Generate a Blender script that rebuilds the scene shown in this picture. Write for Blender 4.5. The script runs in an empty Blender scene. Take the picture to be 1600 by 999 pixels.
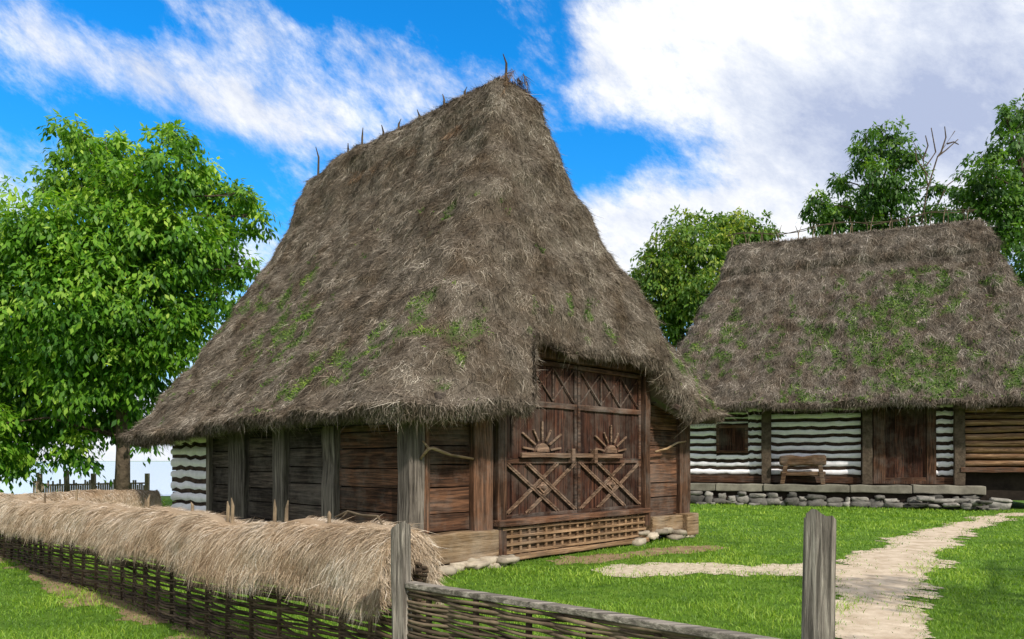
import bpy, math, random
import numpy as np
from mathutils import Vector, noise
random.seed(7); rng=np.random.default_rng(7)
C=bpy.context.scene.collection
F_=1150.0; H0=1.65; HY=720.0
def at(px,py,Y): return ((px-800)/F_*Y, Y, H0-(py-HY)/F_*Y)
def gnd(px,py):
    Y=F_*H0/(py-HY); return ((px-800)/F_*Y, Y)
# ---------------------------------------------------------------- mesh helpers
def tag(o,label=None,cat=None,group=None,kind=None):
    if label:o['label']=label
    if cat:o['category']=cat
    if group:o['group']=group
    if kind:o['kind']=kind
    return o
def empty(name,loc=(0,0,0),rz=0):
    o=bpy.data.objects.new(name,None); C.objects.link(o); o.location=loc; o.rotation_euler=(0,0,rz); return o
def np_mesh(name,parts,mat,parent=None,smooth=True):
    V=[];LP=[];T=[];ti=[];mo=[];b=0
    for v,l,t,a,m in parts:
        V.append(v);LP.append(np.asarray(l)+b);T.append(t);ti.append(a);mo.append(m);b+=len(v)
    V=np.concatenate(V).astype(np.float32);LP=np.concatenate(LP).astype(np.int32);T=np.concatenate(T).astype(np.int32)
    me=bpy.data.meshes.new(name)
    me.vertices.add(len(V)); me.vertices.foreach_set('co',V.ravel())
    me.loops.add(len(LP)); me.loops.foreach_set('vertex_index',LP)
    me.polygons.add(len(T)); st=np.concatenate([[0],np.cumsum(T)[:-1]]).astype(np.int32)
    me.polygons.foreach_set('loop_start',st)
    me.update(calc_edges=True)
    me.polygons.foreach_set('use_smooth',np.full(len(T),smooth))
    for nm,arr in (('tint',ti),('moss',mo)):
        at_=me.attributes.new(nm,'FLOAT','POINT'); at_.data.foreach_set('value',np.concatenate(arr).astype(np.float32))
    me.materials.append(mat)
    o=bpy.data.objects.new(name,me); C.objects.link(o)
    if parent:o.parent=parent
    return o
class MB:
    def __init__(s): s.v=[];s.f=[];s.t=[]
    def add(s,vs,fs,tint=None):
        b=len(s.v); tint=random.random() if tint is None else tint
        s.v+=[tuple(v) for v in vs]; s.f+=[tuple(i+b for i in f) for f in fs]; s.t+=[tint]*len(vs)
    def box(s,x0,x1,y0,y1,z0,z1,j=0.0,tint=None):
        d=[abs(x1-x0),abs(y1-y0),abs(z1-z0)]; ax=d.index(max(d)); n=max(1,min(8,int(max(d)/.35))) if j>0 else 1
        lo=[x0,y0,z0];hi=[x1,y1,z1];o=[i for i in range(3) if i!=ax]
        vs=[]
        for k in range(n+1):
            c=lo[ax]+(hi[ax]-lo[ax])*k/n
            jj=[random.uniform(-j,j) for _ in range(4)]
            for q,(a,b) in enumerate(((0,0),(1,0),(1,1),(0,1))):
                p=[0,0,0];p[ax]=c
                p[o[0]]=(hi if a else lo)[o[0]]+jj[a]; p[o[1]]=(hi if b else lo)[o[1]]+jj[2+b]
                vs.append(p)
        fs=[(3,2,1,0)]
        for k in range(n):
            for q in range(4):
                fs.append((k*4+q,k*4+(q+1)%4,(k+1)*4+(q+1)%4,(k+1)*4+q))
        fs.append((n*4,n*4+1,n*4+2,n*4+3)); s.add(vs,fs,tint)
    def beam(s,p0,p1,w,d,up=(0,1,0),j=0.0,tint=None):
        p0=Vector(p0);p1=Vector(p1);a=(p1-p0);L=a.length;a.normalize();u=Vector(up)
        sd=a.cross(u).normalized();u=sd.cross(a).normalized();n=max(1,int(L/.3)) if j>0 else 1;vs=[]
        for k in range(n+1):
            c=p0+a*(L*k/n)+sd*random.uniform(-j,j)+u*random.uniform(-j,j)*.5
            for x,y in ((-1,-1),(1,-1),(1,1),(-1,1)): vs.append(c+sd*(x*w/2)+u*(y*d/2))
        fs=[(3,2,1,0)]
        for k in range(n):
            for q in range(4): fs.append((k*4+q,k*4+(q+1)%4,(k+1)*4+(q+1)%4,(k+1)*4+q))
        fs.append((n*4,n*4+1,n*4+2,n*4+3)); s.add(vs,fs,tint)
    def tube(s,pts,rad,n=6,tint=None):
        pts=[Vector(p) for p in pts]; m=len(pts)
        if not hasattr(rad,'__len__'): rad=[rad]*m
        vs=[];up=Vector((.13,.21,.97))
        for i,p in enumerate(pts):
            t=(pts[min(i+1,m-1)]-pts[max(i-1,0)]).normalized()
            u=up if abs(t.dot(up))<.93 else Vector((1,.1,0))
            sd=t.cross(u).normalized();uu=sd.cross(t)
            for k in range(n):
                a=2*math.pi*k/n; vs.append(p+(sd*math.cos(a)+uu*math.sin(a))*rad[i])
        fs=[tuple(range(n))[::-1]]
        for i in range(m-1):
            for k in range(n): fs.append((i*n+k,i*n+(k+1)%n,(i+1)*n+(k+1)%n,(i+1)*n+k))
        fs.append(tuple((m-1)*n+k for k in range(n))); s.add(vs,fs,tint)
    def rock(s,c,rx,ry,rz,seed=None):
        sd=random.random()*100; nu,nv=10,7; vs=[];fs=[]
        ang=random.uniform(-.2,.2)
        for i in range(nv):
            ph=math.pi*i/(nv-1)
            for k in range(nu):
                th=2*math.pi*k/nu; d=Vector((math.sin(ph)*math.cos(th),math.sin(ph)*math.sin(th),math.cos(ph)))
                q=Vector([math.copysign(abs(e)**.45,e) for e in d]); r=.92+.55*noise.noise(q*1.3+Vector((sd,0,0)))
                x,y,z=q.x*rx*r,q.y*ry*r,q.z*rz*r
                vs.append((c[0]+x*math.cos(ang)-z*math.sin(ang)*.4,c[1]+y,c[2]+z+x*math.sin(ang)*.3))
        for i in range(nv-1):
            for k in range(nu): fs.append((i*nu+k,(i+1)*nu+k,(i+1)*nu+(k+1)%nu,i*nu+(k+1)%nu))
        s.add(vs,fs)
    def build(s,name,mat,parent=None,smooth=False,bevel=0):
        me=bpy.data.meshes.new(name); me.from_pydata(s.v,[],s.f); me.update()
        a=me.attributes.new('tint','FLOAT','POINT'); a.data.foreach_set('value',s.t)
        if smooth: me.polygons.foreach_set('use_smooth',[True]*len(me.polygons))
        me.materials.append(mat); o=bpy.data.objects.new(name,me); C.objects.link(o)
        if parent:o.parent=parent
        if bevel:
            b=o.modifiers.new('Bevel','BEVEL'); b.width=bevel; b.segments=2; b.limit_method='ANGLE'
        return o
def nrm(a): return a/np.maximum(np.linalg.norm(a,axis=1,keepdims=True),1e-9)
def strands(P,D,N,L,W,curl,tint,moss):
    n=len(P); S=nrm(np.cross(D,N)); a=rng.uniform(-.9,.9,(n,1)); S=S*np.cos(a)+N*np.sin(a)
    L=L[:,None];W=W[:,None]
    mid=P+D*L*.5+N*L*.05; tip=P+D*L+curl
    v=np.stack([P-S*W/2,P+S*W/2,mid-S*W*.42,mid+S*W*.42,tip],1).reshape(-1,3)
    base=(np.arange(n)*5)[:,None]; lp=(base+np.array([0,1,3,2,2,3,4])).ravel()
    return (v,lp,np.tile([4,3],n),np.repeat(tint,5),np.repeat(moss,5))
def grid_part(G,closed,tint,moss):
    R,N=G.shape[:2]; i,j=np.meshgrid(np.arange(R-1),np.arange(N if closed else N-1),indexing='ij')
    j2=(j+1)%N; q=np.stack([i*N+j,i*N+j2,(i+1)*N+j2,(i+1)*N+j],-1).reshape(-1)
    return (G.reshape(-1,3),q,np.full(len(q)//4,4),np.full(R*N,tint),moss)
def sample_grid(G,n,closed,wfun=None):
    R,N=G.shape[:2]; G2=np.concatenate([G,G[:,:1]],1) if closed else G
    a=G2[:-1,:-1];b=G2[:-1,1:];c=G2[1:,:-1];d=G2[1:,1:]
    nn=np.cross(b-a,c-a); ar=np.linalg.norm(nn,axis=2)
    if wfun is not None: ar=ar*wfun(a)
    p=(ar/ar.sum()).ravel(); idx=rng.choice(len(p),n,p=p); i,j=np.divmod(idx,ar.shape[1])
    u=rng.random((n,1));v=rng.random((n,1))
    P=(a[i,j]*(1-u)+b[i,j]*u)*(1-v)+(c[i,j]*(1-u)+d[i,j]*u)*v
    down=nrm(a[i,j]-c[i,j]); side=nrm(b[i,j]-a[i,j]); N_=nrm(np.cross(side,-down))
    return P,down,side,N_,i,j
def fb(p,s,o=3):
    x=Vector((p[0]*s,p[1]*s,p[2]*s)); return noise.fractal(x,1.0,2.0,o)
# ---------------------------------------------------------------- materials
def newmat(name):
    m=bpy.data.materials.new(name); m.use_nodes=True; nt=m.node_tree; b=nt.nodes['Principled BSDF']
    b.inputs['Roughness'].default_value=.9; b.inputs['Specular IOR Level'].default_value=.15
    return m,nt,b
def nd(nt,t,**k):
    n=nt.nodes.new(t)
    for a,v in k.items(): setattr(n,a,v)
    return n
def ramp(nt,stops):
    r=nd(nt,'ShaderNodeValToRGB'); e=r.color_ramp.elements
    while len(e)<len(stops): e.new(.5)
    for q,(p,c) in zip(e,stops): q.position=p; q.color=(*c,1)
    return r
def mixc(nt,fac,a,b,mode='MIX'):
    m=nd(nt,'ShaderNodeMix',data_type='RGBA',blend_type=mode)
    for s,v in ((0,fac),(6,a),(7,b)):
        if isinstance(v,(int,float)): m.inputs[s].default_value=v
        elif isinstance(v,tuple): m.inputs[s].default_value=(*v,1)
        else: nt.links.new(v,m.inputs[s])
    return m.outputs[2]
def mth(nt,op,a,b=0.0,c=None):
    m=nd(nt,'ShaderNodeMath',operation=op)
    for s,v in enumerate((a,b,c)):
        if v is None: continue
        if isinstance(v,(int,float)): m.inputs[s].default_value=v
        else: nt.links.new(v,m.inputs[s])
    return m.outputs[0]
def noi(nt,vec,scale,detail=6,rough=.6,dist=0):
    n=nd(nt,'ShaderNodeTexNoise'); n.inputs['Scale'].default_value=scale;n.inputs['Detail'].default_value=detail
    n.inputs['Roughness'].default_value=rough; n.inputs['Distortion'].default_value=dist
    if vec is not None: nt.links.new(vec,n.inputs['Vector'])
    return n.outputs['Fac']
def bump(nt,b,h,st,dist=.02):
    n=nd(nt,'ShaderNodeBump'); n.inputs['Strength'].default_value=st; n.inputs['Distance'].default_value=dist
    nt.links.new(h,n.inputs['Height']); nt.links.new(n.outputs[0],b.inputs['Normal'])
def thatch(name,stops,mossstops,varcol):
    m,nt,b=newmat(name); L=nt.links
    a=nd(nt,'ShaderNodeAttribute',attribute_name='tint').outputs['Fac']; mo=nd(nt,'ShaderNodeAttribute',attribute_name='moss').outputs['Fac']
    tc=nd(nt,'ShaderNodeTexCoord').outputs['Object']
    r=ramp(nt,stops); L.new(a,r.inputs[0])
    n=noi(nt,tc,1.3,6,.7); rr=ramp(nt,[(.36,varcol),(.58,(1,1,1))]); L.new(n,rr.inputs[0])
    c=mixc(nt,.85,r.outputs[0],rr.outputs[0],'MULTIPLY')
    mr=ramp(nt,mossstops); L.new(a,mr.inputs[0])
    c=mixc(nt,mo,c,mr.outputs[0]); L.new(c,b.inputs['Base Color'])
    bump(nt,b,noi(nt,tc,45,3,.7),.8,.03)
    return m
def wood(name,c0,c1,axis,sc=1.0,grey=None,gf=.45):
    m,nt,b=newmat(name); L=nt.links
    tc=nd(nt,'ShaderNodeTexCoord').outputs['Object']; mp=nd(nt,'ShaderNodeMapping'); L.new(tc,mp.inputs[0])
    s=[16*sc]*3; s[axis]=.9*sc; mp.inputs['Scale'].default_value=s
    a=nd(nt,'ShaderNodeAttribute',attribute_name='tint').outputs['Fac']
    cb=nd(nt,'ShaderNodeCombineXYZ'); t7=mth(nt,'MULTIPLY',a,37.0)
    for i in range(3): L.new(t7,cb.inputs[i])
    L.new(cb.outputs[0],mp.inputs['Location'])
    n=noi(nt,mp.outputs[0],1.6,8,.65,.6); r=ramp(nt,[(.3,tuple(x*.25 for x in c0)),(.46,c0),(.68,c1)]); L.new(n,r.inputs[0])
    br=mth(nt,'MULTIPLY_ADD',a,.9,.55); cc=nd(nt,'ShaderNodeCombineXYZ')
    for i in range(3): L.new(br,cc.inputs[i])
    c=mixc(nt,1.0,r.outputs[0],cc.outputs[0],'MULTIPLY')
    w=noi(nt,tc,1.3,5,.7); wr=ramp(nt,[(.45,(0,0,0)),(.68,(1,1,1))]); L.new(w,wr.inputs[0])
    g=grey or (.2,.17,.145); f=mth(nt,'MULTIPLY',wr.outputs[0],gf)
    gg=mixc(nt,1.0,g,mixc(nt,n,(.3,.3,.3),(1.5,1.5,1.5)),'MULTIPLY')
    c=mixc(nt,f,c,gg); L.new(c,b.inputs['Base Color'])
    n2=noi(nt,mp.outputs[0],3.5,6,.7); bump(nt,b,n2,.9,.016)
    return m
def plain(name,c0,c1,scale,bst=.5,dist=.02,rough=.9,bs=3,tv=.4):
    m,nt,b=newmat(name); tc=nd(nt,'ShaderNodeTexCoord').outputs['Object']
    n=noi(nt,tc,scale,8,.65); r=ramp(nt,[(.32,c0),(.68,c1)]); nt.links.new(n,r.inputs[0])
    a=nd(nt,'ShaderNodeAttribute',attribute_name='tint').outputs['Fac']
    br=mth(nt,'MULTIPLY_ADD',a,tv,1-tv/2); cc=nd(nt,'ShaderNodeCombineXYZ')
    for i in range(3): nt.links.new(br,cc.inputs[i])
    nt.links.new(mixc(nt,1.0,r.outputs[0],cc.outputs[0],'MULTIPLY'),b.inputs['Base Color'])
    bump(nt,b,noi(nt,tc,scale*bs,8,.7),bst,dist); b.inputs['Roughness'].default_value=rough
    return m
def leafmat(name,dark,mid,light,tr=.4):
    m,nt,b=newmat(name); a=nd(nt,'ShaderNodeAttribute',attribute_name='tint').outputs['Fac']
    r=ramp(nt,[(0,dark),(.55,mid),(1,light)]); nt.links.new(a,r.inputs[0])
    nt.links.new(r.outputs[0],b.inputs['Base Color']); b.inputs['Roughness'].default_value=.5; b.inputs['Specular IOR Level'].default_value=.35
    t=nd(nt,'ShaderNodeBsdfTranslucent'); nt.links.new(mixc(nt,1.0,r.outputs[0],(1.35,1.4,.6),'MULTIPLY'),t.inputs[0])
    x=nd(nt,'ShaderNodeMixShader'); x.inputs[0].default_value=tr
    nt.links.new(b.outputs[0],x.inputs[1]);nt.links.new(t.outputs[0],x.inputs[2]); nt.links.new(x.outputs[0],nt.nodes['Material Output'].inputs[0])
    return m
mossr=[(0,(.03,.085,.008)),(.5,(.105,.23,.016)),(1,(.28,.38,.05))]
M_roof=thatch('barn_thatch',[(0,(.048,.038,.028)),(.3,(.175,.143,.108)),(.7,(.35,.295,.23)),(1,(.62,.55,.45))],mossr,(.48,.40,.32))
M_roof2=thatch('house_thatch',[(0,(.045,.037,.029)),(.3,(.17,.14,.11)),(.7,(.34,.29,.235)),(1,(.58,.51,.43))],mossr,(.54,.46,.39))
M_ridge=thatch('ridge_hay',[(0,(.06,.036,.022)),(.5,(.24,.155,.095)),(1,(.5,.37,.25))],mossr,(.65,.52,.42))
M_gr=thatch('grey_ridge_hay',[(0,(.06,.048,.038)),(.5,(.25,.21,.165)),(1,(.5,.43,.36))],mossr,(.66,.58,.5))
M_hay=thatch('fence_hay',[(0,(.19,.125,.075)),(.35,(.46,.35,.235)),(.8,(.73,.61,.47)),(1,(.9,.82,.7))],mossr,(.8,.71,.62))
M_wx=wood('brown_board_wood',(.06,.03,.018),(.19,.09,.048),0)
M_wy=wood('dark_side_wood',(.038,.029,.023),(.125,.094,.073),1)
M_wyr=wood('reddish_side_wood',(.055,.029,.018),(.19,.088,.048),1)
M_wz=wood('brown_upright_wood',(.06,.031,.018),(.2,.10,.057),2)
M_wzg=wood('grey_weathered_wood',(.085,.07,.057),(.26,.22,.182),2)
M_lx=wood('pale_beam_wood',(.20,.125,.065),(.44,.30,.175),0,grey=(.34,.28,.21),gf=.6)
M_lz=wood('carved_strip_wood',(.10,.058,.035),(.28,.175,.115),0,.8,grey=(.25,.205,.165),gf=.5)
M_lt=wood('lattice_wood',(.17,.10,.052),(.42,.27,.155),0,.8,gf=.3)
M_door=wood('door_board_wood',(.028,.012,.008),(.105,.043,.024),2,grey=(.10,.076,.06),gf=.85)
M_drail=wood('door_rail_wood',(.04,.02,.012),(.14,.07,.042),0,gf=.7)
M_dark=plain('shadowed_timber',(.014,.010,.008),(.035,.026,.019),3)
M_gap=plain('log_gap_timber',(.02,.013,.009),(.07,.045,.03),6)
M_white=plain('lime_plaster',(.78,.75,.765),(.95,.92,.935),5,.5,.015,tv=.1)
M_stone=plain('field_stone',(.24,.2,.15),(.48,.41,.31),3,.7,.03,tv=.7)
M_stoneg=plain('grey_field_stone',(.085,.08,.07),(.29,.27,.235),3,.8,.04,tv=1.1)
M_slab=plain('porch_slab',(.13,.115,.09),(.29,.265,.21),2,.6,.03)
M_bark=plain('bark',(.05,.036,.025),(.16,.12,.085),6,.9,.05)
M_twig=plain('wattle_twig',(.038,.025,.016),(.14,.098,.062),6,.6,.01,tv=1.1)
M_twig2=plain('wattle_twig_grey',(.06,.042,.027),(.22,.165,.105),6,.6,.01,tv=1.1)
M_path=plain('trodden_path',(.38,.29,.195),(.64,.53,.40),3.5,.6,.02,bs=8)
M_grav=plain('pale_gravel',(.38,.3,.2),(.72,.62,.47),9,.8,.025,bs=4)
M_soil=plain('bare_soil',(.17,.115,.06),(.36,.26,.15),4,.6,.03)
M_g,nt,b=newmat('meadow'); tc=nd(nt,'ShaderNodeTexCoord').outputs['Object']
r=ramp(nt,[(.3,(.05,.11,.01)),(.5,(.11,.21,.018)),(.72,(.20,.31,.035))]); nt.links.new(noi(nt,tc,2.2,8,.7),r.inputs[0]); nt.links.new(r.outputs[0],b.inputs['Base Color'])
bump(nt,b,noi(nt,tc,30,6,.7),1,.05)
M_grass=leafmat('grass_blade',(.07,.16,.01),(.19,.34,.022),(.42,.54,.07),.3)
M_leafL=leafmat('walnut_leaf',(.035,.12,.008),(.14,.31,.02),(.42,.58,.08),.42)
M_leafM=leafmat('autumn_touched_leaf',(.04,.10,.012),(.115,.22,.022),(.36,.40,.06))
M_leafR=leafmat('dark_leaf',(.022,.065,.008),(.07,.17,.018),(.2,.32,.045))
M_wat,nt,b=newmat('lake_water'); b.inputs['Base Color'].default_value=(.45,.52,.56,1); b.inputs['Roughness'].default_value=.15; b.inputs['Specular IOR Level'].default_value=.6
bump(nt,b,noi(nt,nd(nt,'ShaderNodeTexCoord').outputs['Object'],1.2,4),.2,.05)
# ---------------------------------------------------------------- ground, paths, water, grass
xs=np.concatenate([[-1500,-600,-250,-100],np.linspace(-50,50,41),[100,250,600,1500]]); ys=np.concatenate([[-600,-200,-60],np.linspace(-20,80,41),[150,400,1000,3000]])
GX,GY=np.meshgrid(xs,ys); G=np.stack([GX,GY,GX*0],-1)
g=np_mesh('ground',[grid_part(G,False,.5,np.zeros(GX.size))],M_g); tag(g,kind='structure')
def polyd(x,y,pl):
    best=np.full(x.shape,1e9)
    for (ax,ay,aw),(bx,by,bw) in zip(pl[:-1],pl[1:]):
        dx,dy=bx-ax,by-ay; t=np.clip(((x-ax)*dx+(y-ay)*dy)/(dx*dx+dy*dy),0,1)
        best=np.minimum(best,np.hypot(x-ax-t*dx,y-ay-t*dy)-(aw+(bw-aw)*t))
    return best
def wob(x,y):
    return .10*np.sin(2.3*x+1.1*y+1)+.08*np.sin(3.9*y-3.1*x)+.05*np.sin(7.7*x+5.3*y)+.04*np.sin(13*x-9*y)+.03*np.sin(23*x+19*y)
def gp(px,py,w): X,Y=gnd(px,py); return (X,Y,w)
PATH=[(2.6,2.0,.45),(3.25,5,.38),gp(1364,985,.36),gp(1372,920,.5),gp(1385,880,.62),gp(1435,850,.5),gp(1505,822,.38),gp(1560,808,.3),gp(1640,800,.25)]
GRAV=[gp(975,893,.4),gp(1060,888,.65),gp(1180,892,.5),gp(1330,890,.5)]
SOIL=[gp(880,877,.22),gp(1020,862,.35),gp(1100,856,.3)]
vv=(-.723,.691)
SOILF=[(-.42+vv[0]*s,4.62+vv[1]*s,.2) for s in (0,3,6,9,11.5)]
SOILF+=[(-9.9,14.4,.2)]
def sheet(name,pl,mat,z,st=.04):
    a=np.array(pl); x0,x1=a[:,0].min()-1.2,a[:,0].max()+1.2; y0,y1=a[:,1].min()-1.2,a[:,1].max()+1.2
    X,Y=np.meshgrid(np.arange(x0,x1,st),np.arange(y0,y1,st)); 
    keep=(polyd(X+st/2,Y+st/2,pl)+wob(X,Y)*1.2)<.06
    keep=keep[:-1,:-1]; i,j=np.nonzero(keep); N=X.shape[1]
    q=np.stack([i*N+j,i*N+j+1,(i+1)*N+j+1,(i+1)*N+j],-1)
    used,inv=np.unique(q,return_inverse=True)
    V=np.stack([X.ravel(),Y.ravel(),np.full(X.size,z)],-1)[used]
    o=np_mesh(name,[(V,inv.ravel(),np.full(len(q),4),np.full(len(V),.5),np.zeros(len(V)))],mat); tag(o,kind='structure'); return o
sheet('path',PATH,M_path,.012); sheet('gravel_path',GRAV,M_grav,.008); sheet('soil',SOIL,M_soil,.004); sheet('fence_soil',SOILF,M_soil,.004)
W=MB(); W.add([(-900,34,.02),(-6,34,.02),(-6,1500,.02),(-900,1500,.02)],[(0,1,2,3)]); tag(W.build('water',M_wat),kind='structure')
def barnloc(x,y):
    dx,dy=x+1.46,y-10.49; return dx*.69+dy*.723, -dx*.723+dy*.691
def grass(n):
    Y=np.exp(rng.uniform(math.log(4.5),math.log(31),n)); X=rng.uniform(-.86,.92,n)*Y
    bx,by=barnloc(X,Y); ok=~((bx>.0)&(bx<7.8)&(by>0)&(by<9))
    w=wob(X,Y)*1.2
    for pl,fr in ((PATH,.025),(GRAV,.1),(SOIL,.25),(SOILF,.25)):
        d=polyd(X,Y,pl)+w; ok&=(d+rng.normal(0,.13,n)>-.06)|(rng.random(n)<fr)
    hx,hy=X-7.3,Y-28; a=hx*.927-hy*.374; nn=hx*.374+hy*.927; ok&=~((a>-3)&(nn>-.1))
    X,Y=X[ok],Y[ok]; n=len(X)
    P=np.stack([X,Y,np.zeros(n)],-1)
    th=rng.uniform(0,6.28,n); lean=rng.uniform(.1,.9,n); D=nrm(np.stack([np.cos(th)*lean,np.sin(th)*lean,np.ones(n)],-1))
    patch=np.array([.5+.9*fb((x,y,0),.7,3) for x,y in zip(X,Y)]).clip(0,1)
    L=rng.uniform(.025,.07,n)*(.6+.9*patch)*(1+.35*(Y>18)); Wd=.0045*np.maximum(Y/6,1)*rng.uniform(.7,1.5,n)
    N=np.stack([-np.sin(th),np.cos(th),np.zeros(n)],-1); N=nrm(np.cross(D,N))
    curl=np.stack([np.cos(th),np.sin(th),-np.ones(n)*.4],-1)*(L*.35)[:,None]
    t=np.clip(.15+.5*patch+rng.normal(0,.22,n),0,1)
    o=np_mesh('grass',[strands(P,D,N,L,Wd,curl,t,np.zeros(n))],M_grass)
    tag(o,'short bright green grass of the yard','grass',kind='stuff')
grass(260000)
# ---------------------------------------------------------------- thatched roofs
def rrect(x0,x1,y0,y1,r,cnt):
    nf,nc,nr,nb,nl=cnt; out=[]
    def ln(a,b,n): 
        for k in range(n): t=k/n; out.append((a[0]+(b[0]-a[0])*t,a[1]+(b[1]-a[1])*t))
    def arc(cx,cy,a0):
        for k in range(nc): a=a0+math.pi/2*k/nc; out.append((cx+r*math.cos(a),cy+r*math.sin(a)))
    ln((x0+r,y0),(x1-r,y0),nf);arc(x1-r,y0+r,-math.pi/2);ln((x1,y0+r),(x1,y1-r),nr);arc(x1-r,y1-r,0)
    ln((x1-r,y1),(x0+r,y1),nb);arc(x0+r,y1-r,math.pi/2);ln((x0,y1-r),(x0,y0+r),nl);arc(x0+r,y0+r,math.pi)
    return np.array(out)
def roof(name,mat,parent,tabs,zr,zE,notch,cnt,nrow,nst,wfun,mossf,slen,swid,rad0=.9,seed=0):
    T=np.linspace(0,1,201); R=[]
    for t in T:
        x0,x1,y0,y1=[np.interp(t,tabs[0],tabs[k]) for k in (1,2,3,4)]
        r=min(rad0*(1-t)+.15,(x1-x0)*.48,(y1-y0)*.48); R.append(rrect(x0,x1,y0,y1,r,cnt))
    R=np.array(R); N=R.shape[1]; e=R[0]; t0=notch(e[:,0],e[:,1]); ze=zE(e[:,0],e[:,1])
    cx=(tabs[1][0]+tabs[2][0])/2; cy=(tabs[3][0]+tabs[4][0])/2
    rows=[]
    def ring(te,shr,dz):
        te=te*np.ones(N); k=np.clip(te*200,0,199.999); i=k.astype(int); f=(k-i)[:,None]; j=np.arange(N); p=R[i,j]*(1-f)+R[i+1,j]*f
        x0,x1,y0,y1=e[:,0].min(),e[:,0].max(),e[:,1].min(),e[:,1].max()
        sc=np.array([1-shr/((x1-x0)/2),1-shr/((y1-y0)/2)]); q=(p-[cx,cy])*sc+[cx,cy]
        z=ze+(zr-ze)*te+dz
        return np.concatenate([q,z[:,None]],1)
    rows.append(ring(t0,.95,.42)); rows.append(ring(t0,.46,.10)); rows.append(ring(t0,.2,-.05)); rows.append(ring(t0,.03,-.02)); rows.append(ring(t0,-.05,.10))
    # the lifted eave over the doors dies out a little way up the slope
    for t in np.linspace(.03,1,nrow): rows.append(ring(t+t0*np.maximum(0,1-t/.26),0,0))
    G=np.array(rows)
    dn=np.zeros(G.shape[:2])
    for i in range(2,G.shape[0]):
        for j in range(N):
            p=G[i,j]; dn[i,j]=.10*fb((p[0]+seed,p[1],p[2]),.55,2)+.10*fb((p[0]+seed,p[1],p[2]*.8),1.9,4)
    gi=np.gradient(G,axis=0); gj=(np.roll(G,-1,1)-np.roll(G,1,1)); nn=np.cross(gj,gi); nn/=np.maximum(np.linalg.norm(nn,axis=2,keepdims=True),1e-6)
    fade=np.ones(G.shape[0]); fade[:2]=0; fade[-2:]=.3
    G=G+nn*(dn*fade[:,None])[...,None]
    mb=np.array([mossf(p)*.6 for p in G.reshape(-1,3)]); mb=np.clip(mb,0,1)
    parts=[grid_part(G,True,.2,mb)]
    P,dw,sd,Nn,i,j=sample_grid(G[2:],nst,True,wfun)
    ms=np.array([mossf(p) for p in P]); im=rng.random(len(P))<ms*.75
    n=len(P); gs=rng.normal(0,1,(n,1))
    sidef=np.where(rng.random((n,1))<.4,gs*1.25,gs*.5)
    D=nrm(dw+sd*sidef+Nn*(.06+.19*np.abs(rng.normal(0,1,(n,1)))))
    D[im]=nrm(Nn[im]*.8+rng.normal(0,.6,(im.sum(),3)))
    L=rng.uniform(.05,.19,n)*slen; L[rng.random(n)<.07]*=1.9; L[im]=rng.uniform(.03,.08,im.sum())*slen
    Wd=rng.uniform(.005,.011,n)*swid; Wd[im]*=2.4
    clump=np.array([fb(p,3.0,4) for p in P])
    tint=np.clip(.42+.50*clump+rng.normal(0,.20,n),0,1)
    curl=rng.normal(0,.27,(n,3))*L[:,None]; curl[:,2]-=.12*L
    mo=im.astype(float)*rng.uniform(.6,1,n)
    P=P-Nn*.012
    parts.append(strands(P,D,Nn,L,Wd,curl,tint,mo))
    nf=int(nst*.15); jj=rng.integers(0,N,nf); f=rng.random((nf,1)); w=rng.random((nf,1))*2; 
    r0=np.where(w[:,0]<1,2,3); w=w%1
    a=G[r0,jj]*(1-w)+G[r0+1,jj]*w;b2=G[r0,(jj+1)%N]*(1-w)+G[r0+1,(jj+1)%N]*w; P=a*(1-f)+b2*f
    out=nn[4,jj]; D=nrm(out*rng.uniform(.0,.4,(nf,1))+np.array([0,0,-1.])+rng.normal(0,.25,(nf,3)))
    L=rng.uniform(.04,.16,nf)*slen; parts.append(strands(P+np.array([0,0,.04]),D,out,L,rng.uniform(.006,.012,nf)*swid,rng.normal(0,.12,(nf,3))*L[:,None],np.clip(rng.normal(.34,.22,nf),0,1),np.zeros(nf)))
    return np_mesh(name,parts,mat,parent),G
U0=(-1.46,10.49)
barn=empty('thatched_barn',(U0[0],U0[1],0),math.atan2(.723,.69))
tag(barn,'tall wooden barn with a steep grey-brown thatched roof and big carved double doors','barn')
tb=[0,.12,.25,.5,.75,.85,.93,.98,1]
hx=np.array([4.76,4.10,3.32,2.05,1.02,.82,.64,.36,.03])
tabs=(tb,3.9-hx,3.9+hx,[-.82,-.50,-.16,.5,1.08,1.25,1.45,1.7,1.95],[9.8,9.65,9.5,9.25,8.85,8.65,8.4,8.1,7.8])
def sstep(a,b,x): t=np.clip((x-a)/(b-a),0,1); return t*t*(3-2*t)
def notchB(x,y):
    m=(y<-.3); return np.where(m,(.162+.006*(4-x))*sstep(1.70,1.80,x)*(1-sstep(6.3,6.75,x)),0.0)
def zEB(x,y):
    z=2.33-.026*np.clip(y,0,10)+.030*np.clip(x,0,8)
    return z+.05*np.sin(1.7*x+.9*y)+.02*np.sin(5*x+4.1*y)
def mossB(p):
    x,y,z=p
    if z<2.4 or z>6.3: return 0.
    hi=noise.noise(Vector((x*3.8,y*3.8,z*2.4)))+.5*noise.noise(Vector((x*8,y*8,z*6)))
    lo=noise.noise(Vector((x*.6+3,y*.6,z*.5)))
    base=-1.5
    if x<3.4 and y>.4: base=-.10-.11*abs(z-3.5)
    elif y<1.2 and z<4.6: base=-.34
    return float(np.clip((lo*.9+hi*.8+base-.07)*4.5,0,1))
def wB(a):
    x=a[...,0];y=a[...,1]; v=np.where((x>4.5)&(y>1.6),.2,1.0); return np.where((y>9),.3,v)
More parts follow.
